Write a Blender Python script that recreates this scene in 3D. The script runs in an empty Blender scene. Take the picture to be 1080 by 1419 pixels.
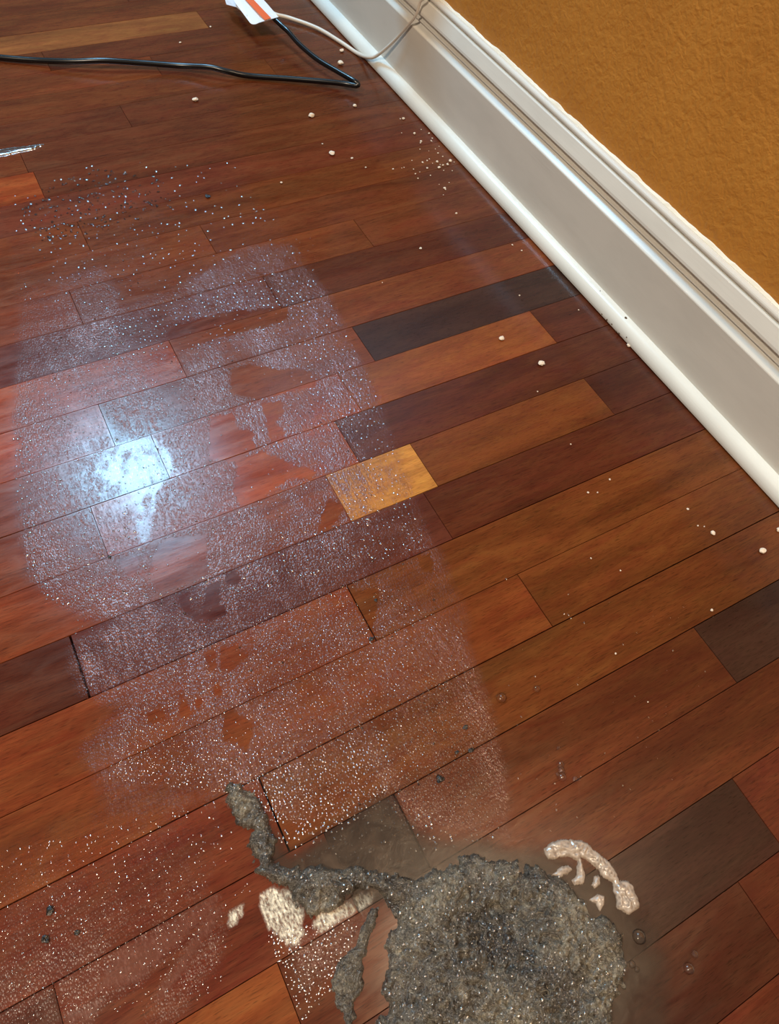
import bpy, bmesh, math, random
import numpy as np
from mathutils import Vector, Matrix

random.seed(7)
rng = np.random.default_rng(7)
scene = bpy.context.scene
C = scene.collection

# ------------------------------------------------------------------ camera
W = 0.0572                      # width of one floor strip in metres
FPX, CX, CY = 964.0036, 540.0, 709.5
CAM = np.array([-9.97426064, -0.0390807497, 9.74295420]) * W
EUL = (0.556222826, -0.0926455165, -0.491736994)
cam_d = bpy.data.cameras.new('camera')
cam_d.sensor_fit = 'HORIZONTAL'
cam_d.sensor_width = 36.0
cam_d.lens = FPX / 1080.0 * 36.0
cam_d.clip_start = 0.02
cam = bpy.data.objects.new('camera', cam_d)
C.objects.link(cam)
cam.location = CAM
cam.rotation_euler = EUL
scene.camera = cam

# ------------------------------------------------------------------ light
world = bpy.data.worlds.new('room_light')
scene.world = world
world.use_nodes = True
bg = world.node_tree.nodes['Background']
bg.inputs[0].default_value = (1.0, 0.86, 0.74, 1)
bg.inputs[1].default_value = 0.16


def disk_lamp(name, loc, size, watts, col):
    d = bpy.data.lights.new(name, 'AREA')
    d.shape = 'DISK'
    d.size = size
    d.energy = watts
    d.color = col
    o = bpy.data.objects.new(name, d)
    C.objects.link(o)
    o.location = loc            # an area lamp shines straight down
    return o


disk_lamp('cool_ceiling_light', (-0.53, 2.24, 2.4), 0.60, 80, (0.33, 0.69, 1.0))
disk_lamp('warm_ceiling_light', (-0.12, -0.27, 2.05), 0.22, 18, (1.0, 0.76, 0.50))
disk_lamp('added_wall_fill', (-2.10, -0.30, 2.4), 0.30, 80, (1.0, 0.83, 0.64))  # added fill that brightens the wall, no such lamp is seen

scene.view_settings.view_transform = 'Standard'
scene.view_settings.look = 'None'
scene.view_settings.exposure = 0.0
scene.view_settings.gamma = 1.0
scene.view_settings.use_curve_mapping = False

# ------------------------------------------------------------------ pixel <-> place
RM = np.array(cam.rotation_euler.to_matrix())


def ray(q):
    return RM @ np.array([(q[0] - CX) / FPX, -(q[1] - CY) / FPX, -1.0])


def fl(q, z=0.0):
    """point of the photograph -> place at height z above the floor (metres)"""
    d = ray(q)
    t = (z - CAM[2]) / d[2]
    return Vector(CAM + t * d)


def at_x(q, x):
    d = ray(q)
    t = (x - CAM[0]) / d[0]
    return Vector(CAM + t * d)


def to_px(P):
    """N x 3 places -> N x 2 pixels"""
    c = (np.asarray(P, float) - CAM) @ RM
    return np.stack([CX + FPX * c[:, 0] / -c[:, 2], CY - FPX * c[:, 1] / -c[:, 2]], 1)


def inside(pts, poly):
    x, y = pts[:, 0], pts[:, 1]
    r = np.zeros(len(pts), bool)
    n = len(poly)
    for i in range(n):
        x0, y0 = poly[i]
        x1, y1 = poly[(i + 1) % n]
        if y0 == y1:
            continue
        hit = ((y0 > y) != (y1 > y)) & (x < (x1 - x0) * (y - y0) / (y1 - y0) + x0)
        r ^= hit
    return r


def edge_dist(pts, poly):
    """distance of points to the outline of a polygon (same units)"""
    best = np.full(len(pts), 1e9)
    n = len(poly)
    for i in range(n):
        a = np.array(poly[i], float)
        b = np.array(poly[(i + 1) % n], float)
        ab = b - a
        t = np.clip(((pts - a) @ ab) / (ab @ ab + 1e-12), 0, 1)
        d = np.hypot(*(pts - a - t[:, None] * ab).T)
        best = np.minimum(best, d)
    return best


def vnoise(x, y, seed):
    r = np.random.default_rng(seed)
    n = 128
    L = r.random((n, n))
    xi, yi = np.floor(x).astype(int), np.floor(y).astype(int)
    fx, fy = x - xi, y - yi
    fx, fy = fx * fx * (3 - 2 * fx), fy * fy * (3 - 2 * fy)
    g = lambda i, j: L[i % n, j % n]
    return ((g(xi, yi) * (1 - fx) + g(xi + 1, yi) * fx) * (1 - fy)
            + (g(xi, yi + 1) * (1 - fx) + g(xi + 1, yi + 1) * fx) * fy)


def fbm(x, y, seed, octv=4):
    s, a, t = 0, 1.0, 0
    for k in range(octv):
        s = s + a * vnoise(x * 2 ** k, y * 2 ** k, seed + k)
        t += a
        a *= 0.55
    return s / t


# ------------------------------------------------------------------ object helpers
def tag(o, label=None, cat=None, group=None, kind=None):
    for k, v in (('label', label), ('category', cat), ('group', group), ('kind', kind)):
        if v:
            o[k] = v
    return o


def mesh_obj(name, verts, faces, mat, parent=None, smooth=False):
    me = bpy.data.meshes.new(name)
    me.from_pydata([tuple(v) for v in verts], [], [tuple(f) for f in faces])
    me.update()
    if smooth:
        me.polygons.foreach_set('use_smooth', [True] * len(me.polygons))
    if mat:
        me.materials.append(mat)
    o = bpy.data.objects.new(name, me)
    C.objects.link(o)
    if parent:
        o.parent = parent
    return o


def bm_obj(name, bm, mat, parent=None, smooth=False):
    me = bpy.data.meshes.new(name)
    bmesh.ops.recalc_face_normals(bm, faces=bm.faces)
    bm.to_mesh(me)
    bm.free()
    if smooth:
        me.polygons.foreach_set('use_smooth', [True] * len(me.polygons))
    me.materials.append(mat)
    o = bpy.data.objects.new(name, me)
    C.objects.link(o)
    if parent:
        o.parent = parent
    return o


def srgb(r, g, b):
    f = lambda c: c / 12.92 if c <= 0.04045 else ((c + 0.055) / 1.055) ** 2.4
    return (f(r / 255), f(g / 255), f(b / 255), 1.0)


# ------------------------------------------------------------------ material helpers
def new_mat(name):
    m = bpy.data.materials.new(name)
    m.use_nodes = True
    nt = m.node_tree
    return m, nt, nt.nodes['Principled BSDF']


def N(nt, t, **kw):
    n = nt.nodes.new(t)
    for k, v in kw.items():
        setattr(n, k, v)
    return n


def link(nt, a, b):
    nt.links.new(a, b)


def ramp(nt, fac, stops):
    r = N(nt, 'ShaderNodeValToRGB')
    els = r.color_ramp.elements
    els[0].position, els[0].color = stops[0][0], stops[0][1]
    els[1].position, els[1].color = stops[-1][0], stops[-1][1]
    for p, c in stops[1:-1]:
        e = els.new(p)
        e.color = c
    link(nt, fac, r.inputs[0])
    return r.outputs[0]


def grey(v):
    return (v, v, v, 1)


def math_n(nt, op, a, b=None, clamp=False):
    n = N(nt, 'ShaderNodeMath', operation=op, use_clamp=clamp)
    for i, v in enumerate((a, b)):
        if v is None:
            continue
        if isinstance(v, (int, float)):
            n.inputs[i].default_value = v
        else:
            link(nt, v, n.inputs[i])
    return n.outputs[0]


def mixc(nt, fac, a, b, mode='MIX'):
    n = N(nt, 'ShaderNodeMix', data_type='RGBA', blend_type=mode)
    for s, v in ((0, fac), (6, a), (7, b)):
        if isinstance(v, (int, float)):
            n.inputs[s].default_value = v
        elif isinstance(v, tuple):
            n.inputs[s].default_value = v
        else:
            link(nt, v, n.inputs[s])
    return n.outputs[2]


def mapped(nt, scale, rot=0.0, use_random=False):
    g = N(nt, 'ShaderNodeNewGeometry')
    src = g.outputs['Position']
    if use_random:
        oi = N(nt, 'ShaderNodeObjectInfo')
        v = N(nt, 'ShaderNodeVectorMath', operation='ADD')
        cv = N(nt, 'ShaderNodeCombineXYZ')
        link(nt, math_n(nt, 'MULTIPLY', oi.outputs['Random'], 17.0), cv.inputs[0])
        link(nt, math_n(nt, 'MULTIPLY', oi.outputs['Random'], 9.0), cv.inputs[2])
        link(nt, src, v.inputs[0])
        link(nt, cv.outputs[0], v.inputs[1])
        src = v.outputs[0]
    mp = N(nt, 'ShaderNodeMapping')
    mp.inputs['Scale'].default_value = scale
    mp.inputs['Rotation'].default_value = (0, 0, rot)
    link(nt, src, mp.inputs[0])
    return mp.outputs[0]


def noise(nt, vec, scale=1.0, detail=4.0, rough=0.6, dist=0.0):
    n = N(nt, 'ShaderNodeTexNoise')
    n.inputs['Scale'].default_value = scale
    n.inputs['Detail'].default_value = detail
    n.inputs['Roughness'].default_value = rough
    n.inputs['Distortion'].default_value = dist
    link(nt, vec, n.inputs['Vector'])
    return n.outputs['Fac']


def bump(nt, h, strength, dist):
    b = N(nt, 'ShaderNodeBump')
    b.inputs['Strength'].default_value = strength
    b.inputs['Distance'].default_value = dist
    link(nt, h, b.inputs['Height'])
    return b.outputs[0]


# ------------------------------------------------------------------ materials
def mat_wood():
    m, nt, b = new_mat('varnished_wood')
    oi = N(nt, 'ShaderNodeObjectInfo')
    big = noise(nt, mapped(nt, (5, 30, 5), 0.10, True), 1.0, 3, 0.55, 0.6)
    fine = noise(nt, mapped(nt, (45, 620, 40), 0.06, True), 1.0, 3, 0.65, 0.3)
    fig = noise(nt, mapped(nt, (16, 70, 10), 0.5, True), 1.0, 4, 0.6, 1.2)
    pores = noise(nt, mapped(nt, (120, 1500, 40), 0.06, True), 1.0, 1, 0.5)
    k = math_n(nt, 'ADD', math_n(nt, 'MULTIPLY', big, 0.9), math_n(nt, 'MULTIPLY', fine, 0.45))
    k = math_n(nt, 'ADD', k, math_n(nt, 'MULTIPLY', fig, 0.35))
    v = ramp(nt, k, [(0.55, grey(0.62)), (0.80, grey(0.95)), (1.0, grey(1.35))])
    col = mixc(nt, 1.0, oi.outputs['Color'], v, 'MULTIPLY')
    hue = N(nt, 'ShaderNodeHueSaturation')
    link(nt, math_n(nt, 'ADD', math_n(nt, 'MULTIPLY', fig, 0.035), 0.487), hue.inputs['Hue'])
    link(nt, col, hue.inputs['Color'])
    por = ramp(nt, pores, [(0.30, grey(0.62)), (0.42, grey(1.0))])
    col = mixc(nt, 1.0, hue.outputs[0], por, 'MULTIPLY')
    link(nt, col, b.inputs['Base Color'])
    link(nt, ramp(nt, fig, [(0.3, grey(0.15)), (0.7, grey(0.24))]), b.inputs['Roughness'])
    b.inputs['Specular IOR Level'].default_value = 0.36
    wav = noise(nt, mapped(nt, (14, 22, 10), 0.0, True), 1.0, 2, 0.5)
    hh = math_n(nt, 'ADD', math_n(nt, 'MULTIPLY', fine, 0.10), wav)
    link(nt, bump(nt, hh, 0.22, 0.0010), b.inputs['Normal'])
    return m


def mat_plain(name, col, rough=0.5, spec=0.5, bumpsc=0, bumpd=0.0005, var=0.0):
    m, nt, b = new_mat(name)
    b.inputs['Base Color'].default_value = col
    b.inputs['Roughness'].default_value = rough
    b.inputs['Specular IOR Level'].default_value = spec
    if bumpsc:
        nz = noise(nt, mapped(nt, (bumpsc,) * 3), 1.0, 4, 0.6)
        link(nt, bump(nt, nz, 0.5, bumpd), b.inputs['Normal'])
        if var:
            lo = tuple(c * (1 - var) for c in col[:3]) + (1,)
            link(nt, ramp(nt, nz, [(0.3, lo), (0.65, col)]), b.inputs['Base Color'])
    return m


def mat_wall():
    m, nt, b = new_mat('orange_peel_paint')
    a = noise(nt, mapped(nt, (210, 210, 210)), 1.0, 3, 0.55, 0.4)
    c = noise(nt, mapped(nt, (85, 85, 85)), 1.0, 3, 0.5, 0.6)
    big = noise(nt, mapped(nt, (7, 7, 7)), 1.0, 2, 0.5)
    h = math_n(nt, 'ADD', math_n(nt, 'MULTIPLY', a, 0.6), c)
    link(nt, bump(nt, ramp(nt, h, [(0.55, grey(0)), (1.0, grey(1))]), 0.42, 0.0014), b.inputs['Normal'])
    link(nt, ramp(nt, big, [(0.3, srgb(184, 122, 48)), (0.7, srgb(195, 132, 54))]), b.inputs['Base Color'])
    b.inputs['Roughness'].default_value = 0.48
    b.inputs['Specular IOR Level'].default_value = 0.35
    return m


def mat_trim(name, col, rough):
    m, nt, b = new_mat(name)
    st = noise(nt, mapped(nt, (500, 14, 500)), 1.0, 3, 0.6)
    big = noise(nt, mapped(nt, (30, 9, 30)), 1.0, 3, 0.6)
    link(nt, bump(nt, st, 0.25, 0.0004), b.inputs['Normal'])
    lo = tuple(c * 0.93 for c in col[:3]) + (1,)
    link(nt, ramp(nt, big, [(0.35, lo), (0.6, col)]), b.inputs['Base Color'])
    b.inputs['Roughness'].default_value = rough
    return m


def mat_film():
    """thin hazy film of dried-on soapy spray: only covers where the attribute says so"""
    m, nt, b = new_mat('hazy_soap_film')
    at = N(nt, 'ShaderNodeAttribute', attribute_name='haze')
    sep = N(nt, 'ShaderNodeSeparateColor')
    link(nt, at.outputs['Color'], sep.inputs[0])
    haze, slick, glare_film = sep.outputs[0], sep.outputs[1], sep.outputs[2]
    f1 = noise(nt, mapped(nt, (620, 300, 400), 0.1), 1.0, 2, 0.6)
    f2 = noise(nt, mapped(nt, (330, 60, 50), 0.05), 1.0, 2, 0.55)
    br = ramp(nt, math_n(nt, 'ADD', math_n(nt, 'MULTIPLY', f1, 0.75), math_n(nt, 'MULTIPLY', f2, 0.5)),
              [(0.50, grey(0.16)), (0.78, grey(1.0))])
    slick_i = math_n(nt, 'SUBTRACT', 1.0, slick)
    brk = math_n(nt, 'MAXIMUM', br, math_n(nt, 'MULTIPLY', slick, 0.5))
    alpha = math_n(nt, 'MULTIPLY', haze, brk, True)
    link(nt, alpha, b.inputs['Alpha'])
    link(nt, mixc(nt, glare_film, srgb(124, 68, 50), srgb(226, 220, 198)), b.inputs['Base Color'])  # base colour goes near white where lamp glare is painted in
    link(nt, math_n(nt, 'ADD', math_n(nt, 'MULTIPLY', slick_i, 0.04), 0.27), b.inputs['Roughness'])
    b.inputs['Specular IOR Level'].default_value = 1.0
    vd = N(nt, 'ShaderNodeTexVoronoi')
    vd.inputs['Scale'].default_value = 1.0
    link(nt, mapped(nt, (700, 480, 500)), vd.inputs['Vector'])
    hgt = math_n(nt, 'MULTIPLY', math_n(nt, 'SUBTRACT', 1.0, vd.outputs['Distance'], True),
                 math_n(nt, 'ADD', math_n(nt, 'MULTIPLY', slick_i, 0.94), 0.06))
    link(nt, bump(nt, hgt, 0.7, 0.0005), b.inputs['Normal'])
    return m


def mat_mud():
    m, nt, b = new_mat('muddy_water')
    at = N(nt, 'ShaderNodeAttribute', attribute_name='haze')
    sep = N(nt, 'ShaderNodeSeparateColor')
    link(nt, at.outputs['Color'], sep.inputs[0])
    n1 = noise(nt, mapped(nt, (60, 60, 60)), 1.0, 4, 0.6, 0.5)
    link(nt, math_n(nt, 'MULTIPLY', sep.outputs[0], ramp(nt, n1, [(0.25, grey(0.75)), (0.6, grey(1))]), True),
         b.inputs['Alpha'])
    link(nt, ramp(nt, n1, [(0.3, srgb(46, 33, 25)), (0.7, srgb(72, 55, 42))]), b.inputs['Base Color'])
    b.inputs['Roughness'].default_value = 0.30
    b.inputs['Specular IOR Level'].default_value = 0.3
    link(nt, bump(nt, n1, 0.3, 0.0008), b.inputs['Normal'])
    return m


def mat_sludge():
    m, nt, b = new_mat('wet_grey_sludge')
    n1 = noise(nt, mapped(nt, (95, 95, 95)), 1.0, 4, 0.6, 1.8)
    n2 = noise(nt, mapped(nt, (330, 330, 330)), 1.0, 3, 0.6, 2.5)
    n3 = noise(nt, mapped(nt, (24, 24, 24)), 1.0, 3, 0.55, 0.5)
    k = math_n(nt, 'ADD', math_n(nt, 'MULTIPLY', n1, 0.50), math_n(nt, 'MULTIPLY', n3, 0.50))
    k = math_n(nt, 'ADD', k, math_n(nt, 'MULTIPLY', math_n(nt, 'SUBTRACT', n2, 0.5), 0.45))
    col = ramp(nt, k, [(0.30, srgb(32, 28, 24)), (0.43, srgb(64, 58, 50)), (0.55, srgb(93, 86, 74)),
                       (0.70, srgb(150, 141, 120))])
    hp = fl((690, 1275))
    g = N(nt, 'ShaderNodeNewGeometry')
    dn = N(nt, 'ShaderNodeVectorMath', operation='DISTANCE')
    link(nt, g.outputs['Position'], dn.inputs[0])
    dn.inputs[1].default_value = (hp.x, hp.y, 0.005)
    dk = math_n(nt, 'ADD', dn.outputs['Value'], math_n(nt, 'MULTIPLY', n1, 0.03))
    col = mixc(nt, 1.0, col, ramp(nt, dk, [(0.025, grey(0.5)), (0.058, grey(1.0))]), 'MULTIPLY')   # darker towards the hollow of the heap
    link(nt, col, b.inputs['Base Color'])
    link(nt, ramp(nt, n2, [(0.35, grey(0.10)), (0.65, grey(0.28))]), b.inputs['Roughness'])
    b.inputs['Specular IOR Level'].default_value = 0.9
    h = math_n(nt, 'ADD', n1, math_n(nt, 'MULTIPLY', n2, 0.45))
    link(nt, bump(nt, h, 1.0, 0.0028), b.inputs['Normal'])
    return m


def mat_foam():
    m, nt, b = new_mat('soap_foam')
    v = N(nt, 'ShaderNodeTexVoronoi')
    v.inputs['Scale'].default_value = 1.0
    link(nt, mapped(nt, (380, 380, 380)), v.inputs['Vector'])
    n1 = noise(nt, mapped(nt, (180, 180, 180)), 1.0, 3, 0.6)
    k = math_n(nt, 'ADD', math_n(nt, 'MULTIPLY', v.outputs['Distance'], 0.6), math_n(nt, 'MULTIPLY', n1, 0.6))
    link(nt, ramp(nt, k, [(0.25, srgb(126, 110, 96)), (0.7, srgb(174, 158, 142))]), b.inputs['Base Color'])
    b.inputs['Roughness'].default_value = 0.22
    b.inputs['Specular IOR Level'].default_value = 0.8
    link(nt, bump(nt, v.outputs['Distance'], 0.45, 0.0006), b.inputs['Normal'])
    return m


def mat_water(name='clear_water', tint=(1, 1, 1, 1), body=0.10, ior=1.45, rough=0.10):
    """clear drop: see through, mirror at the rim and where a lamp is caught"""
    m, nt, b = new_mat(name)
    nt.nodes.remove(b)
    out = nt.nodes['Material Output']
    tr = N(nt, 'ShaderNodeBsdfTransparent')
    tr.inputs[0].default_value = tint
    gl = N(nt, 'ShaderNodeBsdfGlossy')
    gl.inputs['Roughness'].default_value = rough
    fr = N(nt, 'ShaderNodeFresnel')
    fr.inputs['IOR'].default_value = ior
    mx = N(nt, 'ShaderNodeMixShader')
    link(nt, math_n(nt, 'ADD', fr.outputs[0], body, True), mx.inputs[0])
    link(nt, tr.outputs[0], mx.inputs[1])
    link(nt, gl.outputs[0], mx.inputs[2])
    link(nt, mx.outputs[0], out.inputs[0])
    return m


M_WOOD = mat_wood()
M_SUB = mat_plain('dark_subfloor', srgb(26, 16, 12), 0.9, 0.1)
M_WALL = mat_wall()
M_TRIM = mat_trim('white_trim_paint', srgb(214, 210, 200), 0.32)
M_SHOE = mat_trim('white_shoe_paint', srgb(226, 226, 218), 0.25)
M_CAULK = mat_plain('white_caulk', srgb(232, 226, 208), 0.5, 0.4, 160, 0.0006)
M_CHIP = mat_plain('bare_brown_wood', srgb(92, 74, 58), 0.8, 0.2)
M_BLACK = mat_plain('black_rubber', srgb(9, 9, 11), 0.26, 0.5)
M_WCORD = mat_plain('white_cable_plastic', srgb(214, 204, 190), 0.38, 0.5)
M_TAG = mat_plain('white_label_paper', srgb(226, 228, 236), 0.4, 0.5)
M_ORANGE = mat_plain('orange_print', srgb(222, 96, 40), 0.45, 0.4)
M_FILM = mat_film()
M_MUD = mat_mud()
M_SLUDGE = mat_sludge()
M_FOAM = mat_foam()
M_WATER = mat_water(body=0.27, rough=0.2)
M_DIRTY = mat_water('dirty_water', (0.45, 0.38, 0.32, 1), 0.10)
M_CRUMB = mat_plain('white_grit', srgb(226, 208, 186), 0.7, 0.3, 900, 0.0003)
M_GRIME = mat_plain('grey_grime', srgb(34, 28, 23), 0.3, 0.5, 700, 0.0008, 0.4)

# ------------------------------------------------------------------ floor strips
XMIN, XMAX = -19.0, 0.42
floor = mesh_obj('floor', [(XMIN * W, -8 * W, -0.016), (XMAX * W, -8 * W, -0.016), (XMAX * W, 31 * W, -0.016),
                           (XMIN * W, 31 * W, -0.016)], [(0, 1, 2, 3)], M_SUB)
tag(floor, 'dark red-brown varnished strip wood floor', 'floor', kind='structure')

COL = dict(D=(54, 32, 27), R=(80, 36, 24), K=(70, 32, 23), M=(88, 42, 26), O=(126, 65, 35), Y=(176, 120, 64),
           P=(80, 36, 30), Q=(136, 60, 30), V=(112, 52, 29), N=(96, 46, 29), S=(96, 42, 29), B=(101, 52, 28), E=(86, 38, 27), T=(132, 78, 46), H=(106, 51, 29))
# row : joints (strip widths from the skirting) and one colour for each board from the left to the wall
ROWS = {
    -8: ([], 'R'), -7: ([-8], 'RM'), -6: ([-5.5], 'RK'), -5: ([-9], 'MR'), -4: ([-7.2], 'RE'),
    -3: ([-9.6, -4.84], 'MKE'), -2: ([-7.4, -4.0], 'RDE'), -1: ([-13.6, -10.42], 'SOM'),
    0: ([-12.7, -9.35, -8.33, -2.95], 'RSDEKD'.replace('EK', 'M')), 1: ([-9.82], 'SB'),
    2: ([-14.5, -4.99], 'RHB'), 3: ([-7.54], 'VB'), 4: ([-11.45, -5.6], 'RPR'), 5: ([-6.95, -5.3, -1.4], 'VYBK'),
    6: ([-10.6, -6.3], 'VQR'), 7: ([-9.3, -5.75, -1.33], 'VQOR'), 8: ([-9.9, -4.95], 'QHD'), 9: ([-8.3], 'QH'),
    10: ([-6.0], 'SR'), 11: ([-9.6, -3.42], 'VHN'), 12: ([-6.6], 'HN'), 13: ([-8.9], 'HH'),
    14: ([], 'S'), 15: ([-9.3], 'QN'), 16: ([-9.4], 'HN'), 17: ([-6.8], 'NN'), 18: ([-2.6], 'HN'),
    19: ([-5.4], 'HN'), 20: ([-7.9], 'HN'), 21: ([-3.4], 'TN'), 22: ([-9.0], 'HH'), 23: ([-5.0], 'HN'),
    24: ([-7.0], 'HN'), 25: ([-3.0], 'NR'), 26: ([-8.0], 'HN'), 27: ([-6.0], 'NH'), 28: ([-4.0], 'RN'),
    29: ([-7.5], 'HN'), 30: ([-5.0], 'NR')}
JOINTS = {}


def plank_mesh(x0, x1, y0, y1, th=0.014, bv=0.0004):
    o = [(x0, y0), (x1, y0), (x1, y1), (x0, y1)]
    e = bv * 0.45
    i = [(x0 + e, y0 + e), (x1 - e, y0 + e), (x1 - e, y1 - e), (x0 + e, y1 - e)]
    v = [(x, y, -th) for x, y in o] + [(x, y, -bv) for x, y in o] + [(x, y, 0) for x, y in i]
    f = [(3, 2, 1, 0), (8, 9, 10, 11)]
    for k in range(4):
        n = (k + 1) % 4
        f += [(k, n, 4 + n, 4 + k), (4 + k, 4 + n, 8 + n, 8 + k)]
    return v, f


WIDE = {(4, -11.45): 0.0016, (1, -9.82): 0.0012, (3, -7.54): 0.0010, (2, -4.99): 0.0006, (0, -8.33): 0.0013}
SEAMW = {2: 0.0008, 5: 0.0005, 4: 0.0007, 7: 0.0007, 9: 0.0006, 1: 0.0006}
for r, (js, cols) in ROWS.items():
    xs = [XMIN] + list(js) + [XMAX]
    JOINTS[r] = js
    for i in range(len(xs) - 1):
        g0 = WIDE.get((r, xs[i]), 0.0003) / 2
        g1 = WIDE.get((r, xs[i + 1]), 0.0003) / 2
        s0, s1 = SEAMW.get(r, 0.00035) / 2, SEAMW.get(r + 1, 0.00035) / 2
        x0, x1 = xs[i] * W + g0, xs[i + 1] * W - g1
        y0, y1 = r * W + s0, (r + 1) * W - s1
        cx, cy = (x0 + x1) / 2, (y0 + y1) / 2
        v, f = plank_mesh(x0 - cx, x1 - cx, y0 - cy, y1 - cy)
        p = mesh_obj('plank', v, f, M_WOOD, floor)
        p.location = (cx, cy, -random.random() * 0.00018)
        c = COL[cols[i]]
        j = 1 + random.uniform(-0.05, 0.05)
        p.color = srgb(*[min(255, q * j * k) for q, k in zip(c, (0.93, 0.88, 0.78))])

# ------------------------------------------------------------------ wall and skirting
XW = 0.030                       # wall plane; the shoe moulding's foot is x = 0
Y0, Y1 = -8 * W, 31 * W
wall = mesh_obj('wall_right', [(XW, Y0, -0.016), (XW, Y1, -0.016), (XW, Y1, 2.4), (XW, Y0, 2.4),
                               (XW + 0.1, Y0, -0.016), (XW + 0.1, Y1, -0.016), (XW + 0.1, Y1, 2.4), (XW + 0.1, Y0, 2.4)],
                [(0, 1, 2, 3), (7, 6, 5, 4), (0, 3, 7, 4), (1, 5, 6, 2), (3, 2, 6, 7), (0, 4, 5, 1)], M_WALL)
tag(wall, 'mustard orange wall with orange-peel texture', 'wall', kind='structure')


def extrude_profile(name, prof, mat, parent=None, ny=1, smooth=True, wob=None, closed=True):
    n = len(prof)
    v, f = [], []
    for k in range(ny + 1):
        y = Y0 + (Y1 - Y0) * k / ny
        for i, (d, z) in enumerate(prof):
            dd, zz = (d, z) if wob is None else wob(i, d, z, y)
            v.append((XW - dd, y, zz))
    for k in range(ny):
        for i in range(n if closed else n - 1):
            j = (i + 1) % n
            f.append((k * n + i, k * n + j, (k + 1) * n + j, (k + 1) * n + i))
    if closed:
        f.append(tuple(range(n))[::-1])
        f.append(tuple(ny * n + i for i in range(n)))
    o = mesh_obj(name, v, f, mat, parent)
    return o


mm = 0.001
board = [(0, 0.002), (17, 2), (17, 92.2), (16.6, 93.2), (15.6, 94.0), (11.2, 97.0), (10.0, 97.6), (8.6, 99.5), (8.6, 101.2),
         (11.2, 102.0), (11.9, 103.2), (11.2, 104.4), (8.6, 105.2), (8.6, 107.4), (10.2, 110.0), (14.2, 112.2),
         (15.0, 113.4), (14.6, 116.0), (9.4, 129.0), (8.4, 129.9), (5.2, 130.3)]
for k in range(9):
    a = math.radians(-60 + k * 150 / 8)
    board.append((3.2 + 4.6 * math.cos(a), 134.0 + 3.9 * math.sin(a)))
board.append((0, 138.2))
base = extrude_profile('baseboard_right', [(d * mm, z * mm) for d, z in board], M_TRIM)
tag(base, 'white painted profiled baseboard below the orange wall', 'baseboard', kind='structure')
shoe = [(16.5, 1.2), (28.6, 1.2), (29.6, 1.8)]
for k in range(11):
    a = math.radians(k * 9)
    shoe.append((17 + 13 * math.cos(a) ** 0.9, 3.5 + 14.5 * math.sin(a) ** 0.9))
shoe.append((16.5, 18.0))
shoe_o = extrude_profile('shoe_moulding', [(d * mm, z * mm) for d, z in shoe], M_SHOE, base)
me = shoe_o.data
for pl in me.polygons:
    pl.use_smooth = len(pl.vertices) == 4
try:
    me.set_sharp_from_angle(angle=math.radians(40))
except Exception:
    pass


def wob(i, d, z, y):
    n = vnoise(np.array([y * 55.0]), np.array([3.3]), 5)[0] - 0.5 + 0.6 * (vnoise(np.array([y * 160.0]), np.array([9.3]), 6)[0] - 0.5)
    return (d, z + (0.0022 * n if i in (1, 2) else 0))


extrude_profile('caulk_bead', [(-0.0005, 0.1372), (-0.0005, 0.1408), (0.0008, 0.1402), (0.0026, 0.1384), (0.0026, 0.1374)],
                M_CAULK, base, ny=420, wob=wob)
for q in ((838, 434), (845, 442), (858, 458), (862, 461), (852, 448), (866, 437), (831, 397), (872, 466), (864, 440)):
    c = at_x(q, 0.004)
    bm = bmesh.new()
    r = random.uniform(0.0006, 0.0013)
    bmesh.ops.create_icosphere(bm, subdivisions=1, radius=r)
    for v in bm.verts:
        v.co = Vector((v.co.x, v.co.y * random.uniform(0.8, 1.9), v.co.z * random.uniform(0.7, 1.5)))
    # the round face of the moulding at this height
    zz = max(0.0, min(0.0175, c.z))
    s = min(0.999, max(0.0, (zz - 0.0035) / 0.0145)) ** (1 / 0.9)
    d = 17 + 13 * math.sqrt(max(0, 1 - s * s)) ** 0.9
    bmesh.ops.translate(bm, verts=bm.verts, vec=(XW - d * mm, c.y, zz))
    bm_obj('paint_chip', bm, M_CHIP, base)

# ------------------------------------------------------------------ cords


def spline(pts, n=10):
    pts = [Vector(p) for p in pts]
    P = [pts[0] * 2 - pts[1]] + pts + [pts[-1] * 2 - pts[-2]]
    out = []
    for i in range(1, len(P) - 2):
        a, b, c, d = P[i - 1:i + 3]
        for k in range(n):
            t = k / n
            out.append(0.5 * ((2 * b) + (c - a) * t + (2 * a - 5 * b + 4 * c - d) * t * t + (3 * b - a - 3 * c + d) * t ** 3))
    out.append(pts[-1])
    return out


def tube_data(path, rad, seg=12):
    v, f = [], []
    up = Vector((0, 0, 1))
    prev = None
    for i, p in enumerate(path):
        t = (path[min(i + 1, len(path) - 1)] - path[max(i - 1, 0)]).normalized()
        if prev is None:
            n = t.cross(up)
            n = n.normalized() if n.length > 1e-4 else Vector((1, 0, 0))
        else:
            n = (prev - t * prev.dot(t)).normalized()
        prev = n
        b = t.cross(n)
        r = rad(i / (len(path) - 1)) if callable(rad) else rad
        for k in range(seg):
            a = 2 * math.pi * k / seg
            v.append(p + (n * math.cos(a) + b * math.sin(a)) * r)
    for i in range(len(path) - 1):
        for k in range(seg):
            j = (k + 1) % seg
            f.append((i * seg + k, i * seg + j, (i + 1) * seg + j, (i + 1) * seg + k))
    f.append(tuple(range(seg))[::-1])
    f.append(tuple((len(path) - 1) * seg + k for k in range(seg)))
    return v, f


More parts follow.
